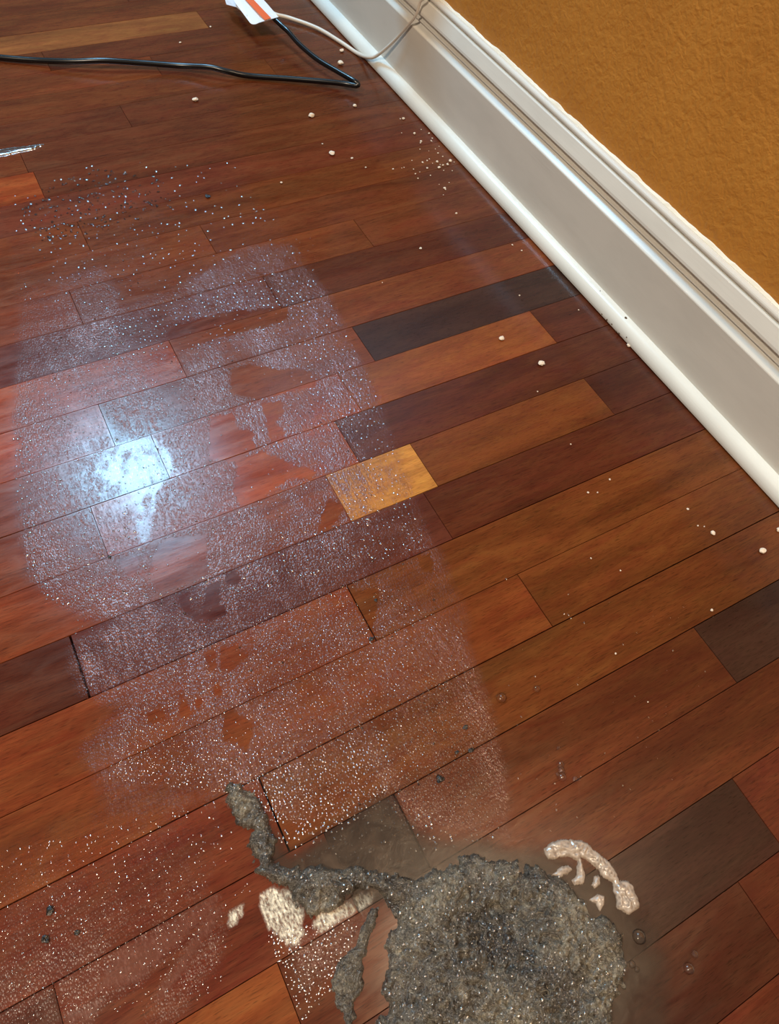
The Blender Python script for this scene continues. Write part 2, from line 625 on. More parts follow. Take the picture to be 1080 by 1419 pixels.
RB = 0.0039
bp = [(-140, 66, .004), (-60, 73, .004), (0, 79.5, .005), (50, 83.5, .006), (100, 85, .010), (145, 84, .013), (200, 87.5, .010),
      (250, 91, .009), (290, 93, .013), (315, 99, .011), (345, 105, .006), (400, 109, .007), (450, 113, .009), (478, 116, .0095),
      (493, 118.5, .0105), (496, 116.5, .0125), (489, 111, .015), (470, 100, .0155), (440, 82, .016), (415, 61, .018),
      (400, 44, .021), (388, 33, .025), (372, 17, .030), (357, 1, .033), (335, -22, .03), (300, -60, .01), (250, -90, .004)]
bpts = [fl(q[:2], q[2]) for q in bp]
v, f = tube_data(spline(bpts, 8), RB)
cord = bpy.data.objects.new('extension_cord', None)
C.objects.link(cord)
cord.location = fl((250, 91), 0)
tag(cord, 'thick black power cord doubled back across the floor with a white tag', 'cord')


def child(o, root):
    o.parent = root
    o.matrix_parent_inverse = Matrix.Translation(-Vector(root.location))
    return o


child(mesh_obj('cable', v, f, M_BLACK, smooth=True), cord)

# paper tag: a flag wrapped round the cord, with an orange stripe
A3, B3 = fl((352, -8), .036), fl((385, 28), .0265)
axis = (B3 - A3).normalized()
tip = fl((352, 42), .0195)
side = (tip - B3)
side = (side - axis * side.dot(axis))
tl = side.length
side.normalize()
nrm = axis.cross(side).normalized()
if nrm.dot(Vector(CAM) - A3) < 0:
    nrm = -nrm
L = (B3 - A3).length


def tag_pt(s, t, lift=0.0):
    bow = math.sin(min(1, max(0, t / tl)) * math.pi) * 0.0035
    return A3 + axis * s + side * t + nrm * (lift + bow + RB)


def sheet(name, outline, thick, lift, mat, parent):
    bm = bmesh.new()
    vs = [bm.verts.new(tag_pt(s, t, lift)) for s, t in outline]
    fc = bm.faces.new(vs)
    ex = bmesh.ops.extrude_face_region(bm, geom=[fc])
    bmesh.ops.translate(bm, verts=[e for e in ex['geom'] if isinstance(e, bmesh.types.BMVert)], vec=nrm * thick)
    return bm_obj(name, bm, mat, parent)


rr = 0.010
out = [(0, -0.003), (L * .5, -0.003), (L, -0.003), (L + .002, tl * .30)]
pB = fl((380, 41), .018)
tB, sB = (pB - A3).dot(side), (pB - A3).dot(axis)
out = [(-0.004, -0.003), (L * .5, -0.003), (L, -0.002), (L + 0.001, tl * 0.45)]
for k in range(6):
    a = math.radians(k * 18)
    out.append((L * 0.88 - rr * 0.2 + rr * math.cos(a) - rr * 0.2, tl * 0.98 - rr + rr * math.sin(a)))
for k in range(6):
    a = math.radians(90 + k * 18)
    out.append((L * 0.12 + rr * math.cos(a), tl * 0.9 - rr + rr * math.sin(a)))
tg = sheet('paper_tag', out, 0.0006, 0.0, M_TAG, None)
child(tg, cord)
tg['label'] = 'white paper tag with an orange stripe'
st = sheet('stripe', [(-0.003, tl * 0.30), (L + 0.0004, tl * 0.26), (L + 0.0002, tl * 0.52), (-0.003, tl * 0.56)], 0.0003, 0.0011, M_ORANGE, None)
st.parent = tg
# second, folded-back flap of the tag, out to the left
fv = []
p0, p1 = fl((341, -6), .036), fl((343, 22), .030)
q0, q1 = fl((308, -14), .026), fl((314, 6), .020)
for t in (0, .5, 1):
    for s in (0, .5, 1):
        a = p0.lerp(p1, s)
        b = q0.lerp(q1, s)
        fv.append(a.lerp(b, t) + Vector((0, 0, 0.004 * math.sin(t * math.pi))))
fv2 = [p + Vector((0, 0.0004, -0.0005)) for p in fv]
ff = []
for i in range(2):
    for j in range(2):
        a = i * 3 + j
        ff += [(a, a + 1, a + 4, a + 3), (9 + a + 3, 9 + a + 4, 9 + a + 1, 9 + a)]
for a, b in ((0, 1), (1, 2), (2, 5), (5, 8), (8, 7), (7, 6), (6, 3), (3, 0)):
    ff.append((b, a, a + 9, b + 9))
fp = mesh_obj('tag_flap', fv + fv2, ff, M_TAG)
fp.parent = tg

# white cable: along the floor, then up the skirting to the added socket
RC = 0.0029
wp = [fl((330, -40), .004), fl((352, -8), .006), fl((366, 7), .008), fl((380, 19), .007), fl((402, 25), .005), (fl((440, 39), .004)),
      fl((472, 58), .0035), fl((496, 74), .0035)]
wp += [at_x((512, 79.5), -0.004), at_x((524, 76), 0.001), at_x((545, 58), 0.006), at_x((565, 36), 0.008), at_x((576, 22), 0.009),
       at_x((582, 4), 0.010), at_x((588, -20), 0.012), Vector((0.004, 0.990, 0.205)), Vector((0.0, 1.012, 0.236))]
v, f = tube_data(spline(wp, 8), lambda t: RC * (1.0 if t < .45 else max(0.62, 1 - (t - .45) * 1.6)), 10)
wc = mesh_obj('adapter_cable', v, f, M_WCORD, smooth=True)
tag(wc, 'thin white cable running up the white baseboard', 'cable')


def rbox(name, x0, x1, y0, y1, z0, z1, bv, mat, parent=None):
    bm = bmesh.new()
    bmesh.ops.create_cube(bm, size=1)
    for q in bm.verts:
        q.co = Vector(((x0 + x1) / 2 + q.co.x * (x1 - x0), (y0 + y1) / 2 + q.co.y * (y1 - y0), (z0 + z1) / 2 + q.co.z * (z1 - z0)))
    bmesh.ops.bevel(bm, geom=bm.edges[:], offset=bv, segments=3, profile=0.5, affect='EDGES')
    return bm_obj(name, bm, mat, parent, True)


plate = rbox('added_socket', XW - 0.005, XW, 0.975, 1.050, 0.225, 0.340, 0.002, M_TRIM)  # added out of view with the adapter, gives the white cable an end
tag(plate, 'unseen white wall socket plate added behind the shadow-casting adapter', 'socket')
rbox('added_socket_face', XW - 0.0065, XW - 0.003, 0.995, 1.030, 0.243, 0.322, 0.001, M_SHOE, plate)
ad = rbox('added_adapter', XW - 0.074, XW - 0.0066, 0.982, 1.044, 0.236, 0.330, 0.004, M_WCORD)  # added out of view to throw a shadow on the baseboard
tag(ad, 'unseen white power adapter added to shade the baseboard', 'adapter')

# ------------------------------------------------------------------ wet film on the floor
CLEAR = [
    [(292, 577), (325, 573), (332, 595), (352, 598), (354, 620), (340, 635), (320, 641), (290, 634)],
    [(362, 560), (392, 556), (391, 577), (380, 585), (396, 600), (393, 612), (375, 613), (369, 585)],
    [(328, 638), (365, 625), (400, 640), (438, 655), (431, 665), (400, 664), (375, 680), (360, 692), (335, 701), (323, 680)],
    [(318, 512), (350, 505), (385, 512), (430, 514), (440, 535), (390, 546), (350, 553), (318, 545)],
    [(210, 770), (232, 746), (286, 739), (289, 795), (250, 814), (225, 823), (210, 805)],
    [(160, 777), (190, 766), (193, 790), (180, 800)],
    [(243, 825), (260, 821), (268, 845), (280, 852), (286, 814), (305, 806), (306, 835), (316, 849), (300, 857), (270, 863), (256, 850)],
    [(312, 798), (325, 792), (336, 800), (328, 812), (315, 810)],
    [(283, 903), (299, 896), (301, 925), (290, 931), (285, 916)],
    [(303, 896), (325, 891), (333, 900), (346, 911), (330, 920), (320, 933), (305, 926)],
    [(203, 990), (220, 979), (233, 995), (210, 1007)], [(247, 992), (250, 964), (269, 985), (258, 996)],
    [(272, 964), (283, 964), (278, 986), (272, 984)], [(295, 950), (306, 947), (306, 966), (297, 966)],
    [(310, 990), (325, 984), (353, 1002), (350, 1020), (341, 1041), (325, 1026), (310, 1028)],
    [(485, 815), (525, 816), (523, 840), (515, 876), (500, 846)], [(577, 771), (597, 767), (602, 790), (588, 794)],
    [(302, 1108), (322, 1120), (345, 1160), (354, 1215), (325, 1238), (300, 1262), (288, 1232), (312, 1180)],
    [(230, 455), (285, 440), (330, 430), (400, 425), (395, 445), (300, 470), (235, 490)],
    [(455, 690), (480, 705), (455, 735), (440, 735)]]
HAZE = [
    (1.00, [(30, 455), (150, 430), (240, 405), (330, 345), (400, 333), (442, 385), (472, 440), (502, 500), (529, 575), (549, 610), (573, 690),
            (606, 770), (641, 850), (663, 930), (686, 1020), (701, 1100), (708, 1165), (560, 1140), (380, 1130), (345, 1085),
            (280, 1120), (150, 1120), (110, 1040), (170, 980), (110, 960), (98, 885), (190, 862), (110, 850), (45, 800), (25, 700),
            (20, 600)]),
    (1.40, [(40, 470), (150, 440), (260, 560), (300, 690), (200, 790), (60, 800), (30, 640)]),
    (0.70, [(28, 420), (60, 385), (148, 372), (168, 430), (60, 470), (20, 480)]),
    (0.16, [(90, 270), (340, 250), (410, 335), (250, 410), (150, 430), (20, 440), (10, 330)]),
    (0.22, [(0, 1175), (150, 1110), (330, 1090), (300, 1230), (170, 1300), (0, 1340)]),
    (0.75, [(150, 1330), (215, 1288), (280, 1250), (312, 1238), (250, 1305), (190, 1362), (110, 1400), (60, 1419), (90, 1370)]),
    (0.70, [(300, 1290), (312, 1250), (300, 1330), (255, 1400), (230, 1419), (200, 1419), (250, 1340)]),
    (0.55, [(0, 1340), (160, 1300), (120, 1380), (0, 1419)]),
    (0.60, [(400, 1320), (480, 1270), (520, 1236), (512, 1290), (480, 1330), (420, 1380)])]
GLARE_FILM = [[(356, 1240), (374, 1230), (402, 1236), (421, 1256), (421, 1300), (402, 1312), (378, 1292), (362, 1270)],  # whitish film patches, the warm lamp's glare put into their pale colour
         [(434, 1283), (440, 1270), (475, 1250), (517, 1234), (518, 1248), (503, 1262), (478, 1272), (446, 1296)],
         [(315, 1262), (340, 1250), (338, 1270), (318, 1290)]]
SLICK = [[(131, 662), (134, 636), (148, 621), (200, 606), (226, 614), (243, 640), (236, 664), (217, 682), (213, 720), (205, 752),
          (190, 752), (184, 692), (160, 674), (140, 668)],
         ]
STREAK = [[(165, 1313), (215, 1290), (280, 1252), (312, 1238), (250, 1305), (190, 1362), (125, 1384)],
          [(285, 1275), (300, 1255), (309, 1262), (292, 1290), (250, 1352), (225, 1387), (215, 1382), (250, 1330)],
          [(60, 1419), (110, 1398), (150, 1380), (130, 1419)]]


def blur(a, n=1):
    for _ in range(n):
        b = np.pad(a, 1, mode='edge')
        a = (b[:-2, 1:-1] + b[2:, 1:-1] + b[1:-1, :-2] + b[1:-1, 2:] + 2 * b[1:-1, 1:-1]) / 6
    return a


def jitter_px(px, X, Y, amp, freq, seed):
    jx = fbm(X * freq, Y * freq, seed, 3) - 0.5
    jy = fbm(X * freq + 31, Y * freq + 17, seed + 9, 3) - 0.5
    return px + np.stack([jx, jy], 1) * amp * 2


def sheet_from_masks(name, mat, xr, yr, step, fn, z):
    xs = np.arange(xr[0], xr[1] + 1e-6, step)
    ys = np.arange(yr[0], yr[1] + 1e-6, step)
    GX, GY = np.meshgrid(xs, ys, indexing='ij')
    X, Y = GX.ravel(), GY.ravel()
    P = np.stack([X * W, Y * W, np.full(len(X), z)], 1)
    px = to_px(P)
    r, g, b = fn(px, X, Y, GX.shape)
    keepv = (r > 0.02).reshape(GX.shape)
    fk = keepv[:-1, :-1] | keepv[1:, :-1] | keepv[:-1, 1:] | keepv[1:, 1:]
    nx, ny = GX.shape
    idx = np.arange(nx * ny).reshape(nx, ny)
    I, J = np.nonzero(fk)
    F = np.stack([idx[I, J], idx[I + 1, J], idx[I + 1, J + 1], idx[I, J + 1]], 1)
    used = np.unique(F)
    remap = np.full(nx * ny, -1)
    remap[used] = np.arange(len(used))
    F = remap[F]
    me = bpy.data.meshes.new(name)
    me.vertices.add(len(used))
    me.vertices.foreach_set('co', P[used].ravel())
    me.loops.add(F.size)
    me.loops.foreach_set('vertex_index', F.ravel())
    me.polygons.add(len(F))
    me.polygons.foreach_set('loop_start', np.arange(0, F.size, 4))
    me.polygons.foreach_set('loop_total', np.full(len(F), 4))
    me.update(calc_edges=True)
    at = me.attributes.new('haze', 'FLOAT_COLOR', 'POINT')
    at.data.foreach_set('color', np.stack([r, g, b, np.ones(len(r))], 1)[used].ravel())
    me.materials.append(mat)
    o = bpy.data.objects.new(name, me)
    C.objects.link(o)
    return o


def clear_mask(px):
    m = np.zeros(len(px), bool)
    for poly in CLEAR:
        m |= inside(px, poly)
    return m


def film_fn(px, X, Y, shp):
    pj = jitter_px(px, X, Y, 9, 2.2, 11)
    pj2 = jitter_px(px, X, Y, 3.2, 5.0, 41)
    a = np.zeros(len(X))
    for d, poly in HAZE:
        a = np.maximum(a, d * inside(pj, poly))
    a = blur(a.reshape(shp), 6).ravel()
    a *= 1 - 0.55 * np.clip((Y - 8.5) / 3.5, 0, 1)
    a *= 1 - 0.22 * np.clip((4.5 - Y) / 1.5, 0, 1)
    ch = np.zeros(len(X))
    for poly in GLARE_FILM:
        ch = np.maximum(ch, 1.0 * inside(pj2, poly))
    a = np.maximum(a, ch)
    # streaks across the boards and blotches, the way the spray was wiped
    a *= np.clip(2.1 * fbm(X * 1.5, Y * 0.8, 3, 4) - 0.33, 0.22, 1.25)
    a *= 0.62 + 0.7 * fbm(X * 6, Y * 1.5, 5, 3)
    clr = clear_mask(pj2) * 1.0
    a *= 1 - 0.97 * clr * (1 - ch)
    sl = np.zeros(len(X))
    stk = np.zeros(len(X))
    for poly in STREAK:
        stk = np.maximum(stk, 1.0 * inside(jitter_px(px, X, Y, 4, 3.0, 61), poly))
    stk = blur(stk.reshape(shp), 1).ravel()
    a = np.maximum(a, 0.72 * stk)
    for poly in SLICK:
        sl = np.maximum(sl, 1.0 * inside(pj2, poly))
    sl *= np.clip((fbm(X * 9, Y * 4, 91, 3) - 0.27) * 6, 0, 1)
    sl = np.maximum(blur(sl.reshape(shp), 1).ravel(), stk)
    a = np.maximum(a, 0.35 * sl * (1 - clr))
    a = np.maximum(a, 0.95 * ch)
    # the film breaks over the joints
    seam = np.abs(Y - np.round(Y)) < 0.021
    a = np.where(seam, a * 0.15, a)
    row = np.floor(Y + 1e-6).astype(int)
    for r, js in JOINTS.items():
        for j in js:
            a = np.where((row == r) & (np.abs(X - j) < 0.025), a * 0.15, a)
    return np.clip(a, 0, 1), sl, blur(ch.reshape(shp), 1).ravel()


film = sheet_from_masks('soap_film', M_FILM, (-14.4, -3.0), (-1.6, 15.6), 0.04, film_fn, 0.00025)
tag(film, 'dull hazy film of soapy spray spread over the wooden strips', 'film', kind='stuff')

# ------------------------------------------------------------------ muddy water
MUD = [(1.00, [(432, 1170), (547, 1104), (552, 1128), (590, 1165), (640, 1180), (560, 1230), (400, 1215)]),
       (0.85, [(362, 1125), (380, 1150), (400, 1190), (450, 1160), (560, 1150), (640, 1165), (705, 1178), (745, 1180), (780, 1195), (840, 1215),
               (872, 1262), (893, 1300), (905, 1340), (880, 1370), (862, 1419), (640, 1419), (640, 1290), (545, 1250),
               (420, 1262), (355, 1170)]),
       (0.45, [(870, 1260), (905, 1280), (925, 1330), (930, 1400), (910, 1440), (840, 1440)])]


def mud_fn(px, X, Y, shp):
    pj = jitter_px(px, X, Y, 10, 2.5, 71)
    a = np.zeros(len(X))
    for d, poly in MUD:
        a = np.maximum(a, d * inside(pj, poly))
    a = blur(a.reshape(shp), 5).ravel()
    a *= 0.55 + 0.55 * fbm(X * 1.6, Y * 1.6, 77, 3)
    return np.clip(a, 0, 1), a * 0, a * 0


mud = sheet_from_masks('muddy_puddle', M_MUD, (-10.6, -4.4), (-3.4, 1.8), 0.05, mud_fn, 0.0006)
tag(mud, 'thin brown muddy puddle around the grey sludge', 'puddle')

# ------------------------------------------------------------------ sludge and foam: real heaps


def heap(name, outline_px, mat, height, edge, step, seed, rough=0.5, extra=None, jit=7, jf=5.0):
    poly = [tuple(np.array(fl(q))[:2] / W) for q in outline_px]
    P = np.array(poly)
    lo, hi = P.min(0) - 0.15, P.max(0) + 0.15
    xs, ys = np.arange(lo[0], hi[0], step), np.arange(lo[1], hi[1], step)
    GX, GY = np.meshgrid(xs, ys, indexing='ij')
    X, Y = GX.ravel(), GY.ravel()
    jx = (fbm(X * jf, Y * jf, seed, 3) - .5) * jit / 75 * 2
    jy = (fbm(X * jf + 9, Y * jf + 5, seed + 5, 3) - .5) * jit / 75 * 2
    Q = np.stack([X + jx, Y + jy], 1)
    ins = inside(Q, poly)
    d = edge_dist(Q, poly) * ins
    d = d * (0.75 + 0.5 * fbm(X * 4, Y * 4, seed + 60, 3))
    t = np.clip(d / edge, 0, 1)
    prof = np.sqrt(np.clip(1 - (1 - t) ** 2, 0, 1))
    lump = fbm(X * 3.2, Y * 3.2, seed + 20, 4)
    curl = 1 - np.abs(2 * fbm(X * 10 + 5 * lump, Y * 10 - 5 * lump, seed + 33, 3) - 1) * 1.6
    broad = np.clip(d / (edge * 2.6), 0, 1)
    prof = 0.55 * prof + 0.45 * np.sqrt(1 - (1 - broad) ** 2)
    h = prof * (height * ((1 - rough) + rough * 1.3 * lump) + 0.0052 * (curl - .7) * min(1, height / .008))
    if extra is not None:
        h = h + extra(X, Y) * t
    z = np.where(ins, np.maximum(h, 0) + 0.0008, -0.0005)
    keepv = ins.reshape(GX.shape)
    fk = keepv[:-1, :-1] | keepv[1:, :-1] | keepv[:-1, 1:] | keepv[1:, 1:]
    nx, ny = GX.shape
    idx = np.arange(nx * ny).reshape(nx, ny)
    I, J = np.nonzero(fk)
    F = np.stack([idx[I, J], idx[I + 1, J], idx[I + 1, J + 1], idx[I, J + 1]], 1)
    used = np.unique(F)
    remap = np.full(nx * ny, -1)
    remap[used] = np.arange(len(used))
    V = np.stack([X * W, Y * W, z], 1)[used]
    o = mesh_obj(name, V.tolist(), remap[F].tolist(), mat, smooth=True)
    return o, (X, Y, z, ins)


ARM = [(313, 1104), (318, 1093), (334, 1088), (350, 1094), (360, 1106), (363, 1124), (370, 1150), (378, 1175), (388, 1192), (405, 1203),
       (430, 1207), (460, 1203), (492, 1202), (522, 1210), (548, 1207), (562, 1214), (587, 1214), (610, 1202), (622, 1195), (642, 1189),
       (690, 1188), (714, 1191), (722, 1205), (750, 1211), (772, 1221), (792, 1233), (803, 1248), (832, 1270), (852, 1282), (863, 1303),
       (860, 1340), (869, 1352), (858, 1378), (850, 1419), (845, 1470), (500, 1470), (534, 1400), (538, 1340), (546, 1300), (548, 1262),
       (530, 1248), (521, 1232), (500, 1240), (480, 1252), (455, 1265), (430, 1274), (421, 1260), (410, 1244), (394, 1229), (372, 1228),
       (361, 1216), (354, 1200), (350, 1180), (346, 1152), (334, 1140), (324, 1126)]
hollow = np.array(fl((690, 1275)))[:2] / W


def hol(X, Y):
    r2 = (X - hollow[0]) ** 2 + (Y - hollow[1]) ** 2
    return -0.0075 * np.exp(-r2 / 0.20) + 0.004 * np.exp(-(np.sqrt(r2) - 0.75) ** 2 / 0.06)


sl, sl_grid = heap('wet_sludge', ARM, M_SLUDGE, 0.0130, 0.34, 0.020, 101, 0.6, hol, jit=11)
tag(sl, 'heap of wet grey-brown lint sludge with a long curved arm', 'sludge')
TONGUE = [(474, 1327), (488, 1316), (498, 1310), (507, 1285), (514, 1265), (523, 1262), (516, 1300), (505, 1330), (501, 1370), (494, 1395),
          (488, 1425), (478, 1425), (464, 1392), (461, 1366)]
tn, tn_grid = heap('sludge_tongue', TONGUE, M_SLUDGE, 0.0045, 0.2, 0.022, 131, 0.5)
tag(tn, 'small smooth tongue of grey sludge lying beside the big heap', 'sludge')


def c8(pts):
    return [(720 + x / 3.0, 1159 + y / 3.0) for x, y in pts]


FOAM = c8([(98, 55), (125, 35), (165, 15), (220, 12), (280, 32), (335, 75), (372, 108), (402, 155), (415, 188), (450, 187), (477, 210),
           (492, 260), (491, 300), (462, 326), (430, 321), (400, 292), (393, 240), (383, 195), (345, 168), (300, 122), (270, 92), (245, 90),
           (262, 130), (275, 175), (262, 200), (225, 195), (215, 180), (238, 160), (232, 98), (205, 82), (150, 92), (112, 88)])
fo, _ = heap('soap_foam', FOAM, M_FOAM, 0.0042, 0.14, 0.014, 151, 0.35, jit=3)
tag(fo, 'curved streak of pale soap foam with a round end', 'foam')
for pts, lab in ((c8([(145, 155), (160, 135), (205, 125), (222, 140), (200, 158), (165, 168)]), 'short pale foam dab inside the curved foam streak'),
                 (c8([(300, 205), (312, 175), (335, 170), (340, 205), (322, 222)]), 'tiny pale foam dab below the curved foam streak'),
                 (c8([(290, 262), (320, 240), (350, 255), (352, 300), (330, 320), (318, 285)]),
                  'pale foam dab between the foam streak and the sludge')):
    o, _ = heap('foam_dab', pts, M_FOAM, 0.0028, 0.1, 0.014, random.randint(200, 400), 0.3, jit=3)
    tag(o, lab, 'foam', 'foam dabs by the sludge')

# ------------------------------------------------------------------ drops


def cap_template(seg=8, rings=3, flat=0.5):
    v = [(0, 0, flat)]
    f = []
    for r in range(1, rings + 1):
        a = math.pi / 2 * r / rings
        for k in range(seg):
            t = 2 * math.pi * k / seg
            v.append((math.sin(a) * math.cos(t), math.sin(a) * math.sin(t), flat * math.cos(a)))
    for k in range(seg):
        f.append((0, 1 + k, 1 + (k + 1) % seg))
    for r in range(rings - 1):
        for k in range(seg):
            a, b = 1 + r * seg + k, 1 + r * seg + (k + 1) % seg
            f.append((a, a + seg, b + seg, b))
    return np.array(v), f


def low_cap(seg=8, rings=3, deg=28):
    """spherical cap with a small contact angle, base radius 1"""
    th = math.radians(deg)
    R = 1 / math.sin(th)
    v, f = cap_template(seg, rings, 1.0)
    for i in range(len(v)):
        r = 0 if i == 0 else ((i - 1) // seg + 1) / rings
        a = th * r
        d = math.hypot(v[i][0], v[i][1]) or 1
        v[i] = (v[i][0] / d * R * math.sin(a), v[i][1] / d * R * math.sin(a), R * (math.cos(a) - math.cos(th)))
    return v, f


def scatter(poly, n, r0, r1, power=2.2, avoid=True):
    P = np.array(poly, float)
    out = []
    need = n
    while need > 0:
        q = P.min(0) + rng.random((need * 3, 2)) * (P.max(0) - P.min(0))
        q = q[inside(q, poly)]
        if avoid:
            cm = clear_mask(q)
            q = q[~cm | (rng.random(len(q)) < 0.12)]
        q = q[:need]
        out.append(q)
        need -= len(q)
    q = np.concatenate(out)
    r = r0 + (r1 - r0) * rng.random(len(q)) ** power
    return np.column_stack([q, r])


ZONES = {
    'film': [([(25, 560), (60, 500), (230, 415), (300, 385), (442, 385), (502, 500), (550, 620), (590, 760), (300, 830), (100, 840), (40, 800), (25, 700)],
              3800, .0004, .0012),
             ([(130, 455), (250, 415), (400, 395), (445, 430), (300, 480), (150, 500)], 420, .0007, .0016),
             ([(425, 440), (520, 540), (540, 600), (440, 600), (415, 520)], 240, .0005, .0013),
             ([(18, 590), (42, 600), (50, 800), (120, 850), (60, 830), (22, 700)], 170, .0006, .0014),
             ([(230, 590), (300, 570), (300, 690), (200, 700)], 260, .0005, .0013)],
    'lower': [([(250, 900), (500, 800), (640, 870), (690, 1050), (700, 1150), (560, 1130), (380, 1140), (330, 1100), (150, 1080), (170, 980)], 6500, .00028, .0006),
              ([(340, 1080), (540, 1010), (540, 1100), (440, 1160), (380, 1140)], 600, .0004, .0009),
              ([(100, 860), (300, 840), (300, 960), (120, 960)], 250, .0003, .0008),
              ([(0, 1180), (330, 1100), (350, 1230), (300, 1380), (100, 1419), (0, 1419)], 750, .00025, .0006),
              ([(360, 1290), (500, 1270), (480, 1350), (420, 1419), (390, 1340)], 350, .0004, .0010),
              ([(370, 1150), (540, 1110), (560, 1120), (700, 1160), (560, 1190), (420, 1195)], 260, .0005, .0012),
              ([(690, 800), (1000, 850), (960, 1050), (860, 1180), (720, 1150)], 60, .0003, .0009)],
    'upper': [([(20, 270), (110, 225), (330, 225), (400, 330), (440, 400), (200, 430), (20, 420)], 260, .0008, .0019),
              ([(60, 280), (280, 330), (450, 330), (440, 400), (250, 420), (60, 400)], 260, .0004, .0010)]}
drops = []
for k, zs in ZONES.items():
    for z in zs:
        d = scatter(*z)
        drops += [(k, x, y, r) for x, y, r in d]
# drops that touch would run together: keep the bigger one
drops.sort(key=lambda d: -d[3])
cells, kept = {}, []
for d in drops:
    gx, gy = d[1] / 6.0, d[2] / 6.0
    r = d[3] / 0.00075
    ok = True
    for ix in range(int(gx) - 1, int(gx) + 2):
        for iy in range(int(gy) - 1, int(gy) + 2):
            for e in cells.get((ix, iy), ()):
                if math.hypot(e[1] - d[1], e[2] - d[2]) < r + e[3] / 0.00075 + 1.6:
                    ok = False
    if ok:
        kept.append(d)
        cells.setdefault((int(gx), int(gy)), []).append(d)
drops = kept
# seen size decides which ones are single drops
dist = []
for k, x, y, r in drops:
    p = fl((x, y))
    dist.append(r / (p - Vector(CAM)).length)
order = sorted(range(len(drops)), key=lambda i: -dist[i])
big, rest = order[:290], order[290:]
tv, tf = low_cap(10, 4, 30)
dm = bpy.data.meshes.new('water_droplet')
dm.from_pydata(tv.tolist(), [], tf)
dm.polygons.foreach_set('use_smooth', [True] * len(dm.polygons))
dm.materials.append(M_WATER)
dd = dm.copy()
dd.materials.clear()
dd.materials.append(M_DIRTY)
LAB = {'film': ('clear water droplet standing on the hazy film under the bright reflection', 'droplets on the hazy film'),
       'lower': ('clear water droplet beside the grey sludge', 'droplets near the sludge'),
       'upper': ('clear water droplet on the wood between the black cord and the hazy film', 'droplets below the cord')}
for i in big:
    k, x, y, r = drops[i]
    o = bpy.data.objects.new('water_droplet', dm)
    C.objects.link(o)
    p = fl((x, y))
    o.location = (p.x, p.y, 0.0003)
    e = random.uniform(0.85, 1.35)
    o.scale = (r / e, r * e, r * random.uniform(.7, 1.2))
    o.rotation_euler = (0, 0, random.gauss(0.1, 0.3))
    tag(o, LAB[k][0], 'droplet', LAB[k][1])


def stuff_drops(name, items, mat, seg=6, rings=2, flat=26, label=None, z0=0.0003):
    tv, tf = low_cap(seg, rings, flat)
    nv = len(tv)
    V, F = [], []
    for n, (x, y, r) in enumerate(items):
        p = fl((x, y))
        e = random.uniform(0.8, 1.5)
        a = random.gauss(0.1, 0.3)
        ca, sa = math.cos(a), math.sin(a)
        q = tv * np.array([r / e, r * e, r])
        V.append(np.column_stack([q[:, 0] * ca - q[:, 1] * sa + p.x, q[:, 0] * sa + q[:, 1] * ca + p.y, q[:, 2] + z0]))
        F += [tuple(i + n * nv for i in f) for f in tf]
    o = mesh_obj(name, np.concatenate(V).tolist(), F, mat, smooth=True)
    tag(o, label, 'droplets', kind='stuff')
    return o


fd = stuff_drops('fine_droplets', [drops[i][1:] for i in rest], M_WATER, label='countless fine water droplets sprayed over the floor')
# dirty specks in the spray below the cord
gr = scatter([(20, 290), (60, 262), (130, 235), (230, 245), (240, 290), (150, 320), (60, 335)], 300, .0007, .0019, 1.6)
gr = np.concatenate([gr, scatter([(60, 400), (180, 330), (420, 380), (440, 470), (250, 560), (60, 600)], 120, .0005, .0011, 2),
                     scatter([(150, 580), (440, 470), (600, 780), (680, 1100), (400, 1130), (100, 830)], 160, .0005, .0011, 2)])
ds = stuff_drops('dirty_specks', gr, M_DIRTY, 7, 3, 40, 'dark dirty specks of spray on the floor')
ds.parent = fd
del ds['category']

# line of water along a joint
p0, p1 = fl((-20, 216)), fl((46, 205))
o, _ = heap('water_bead', [(-20, 210), (20, 205), (44, 202), (62, 200), (46, 207), (22, 212), (-20, 222)], M_WATER, 0.0012, 0.10, 0.02, 411, 0.2, jit=2)
tag(o, 'long shiny bead of water along a joint below the black cord', 'water')

# ------------------------------------------------------------------ bubbles, grime and crumbs
bubm = bpy.data.meshes.new('bubble')
bt, bf = cap_template(12, 5, 0.85)
bubm.from_pydata(bt.tolist(), [], bf)
bubm.polygons.foreach_set('use_smooth', [True] * len(bubm.polygons))
M_BUB = mat_water('bubble_skin', (0.97, 0.95, 0.92, 1), 0.07, 1.16)
bubm.materials.append(M_BUB)


def sl_height(x, y):
    X, Y, z, ins = sl_grid
    i = np.argmin((X - x / W) ** 2 + (Y - y / W) ** 2)
    return max(0.0006, float(z[i])) if ins[i] else 0.0006


def bubble(q, rpx, label, group=None):
    p = fl(q)
    h = sl_height(p.x, p.y)
    p = fl(q, h)
    o = bpy.data.objects.new('bubble', bubm)
    C.objects.link(o)
    o.location = (p.x, p.y, h - 0.0002)
    r = rpx * (p - Vector(CAM)).length / FPX
    o.scale = (r, r, r)
    tag(o, label, 'bubble', group)


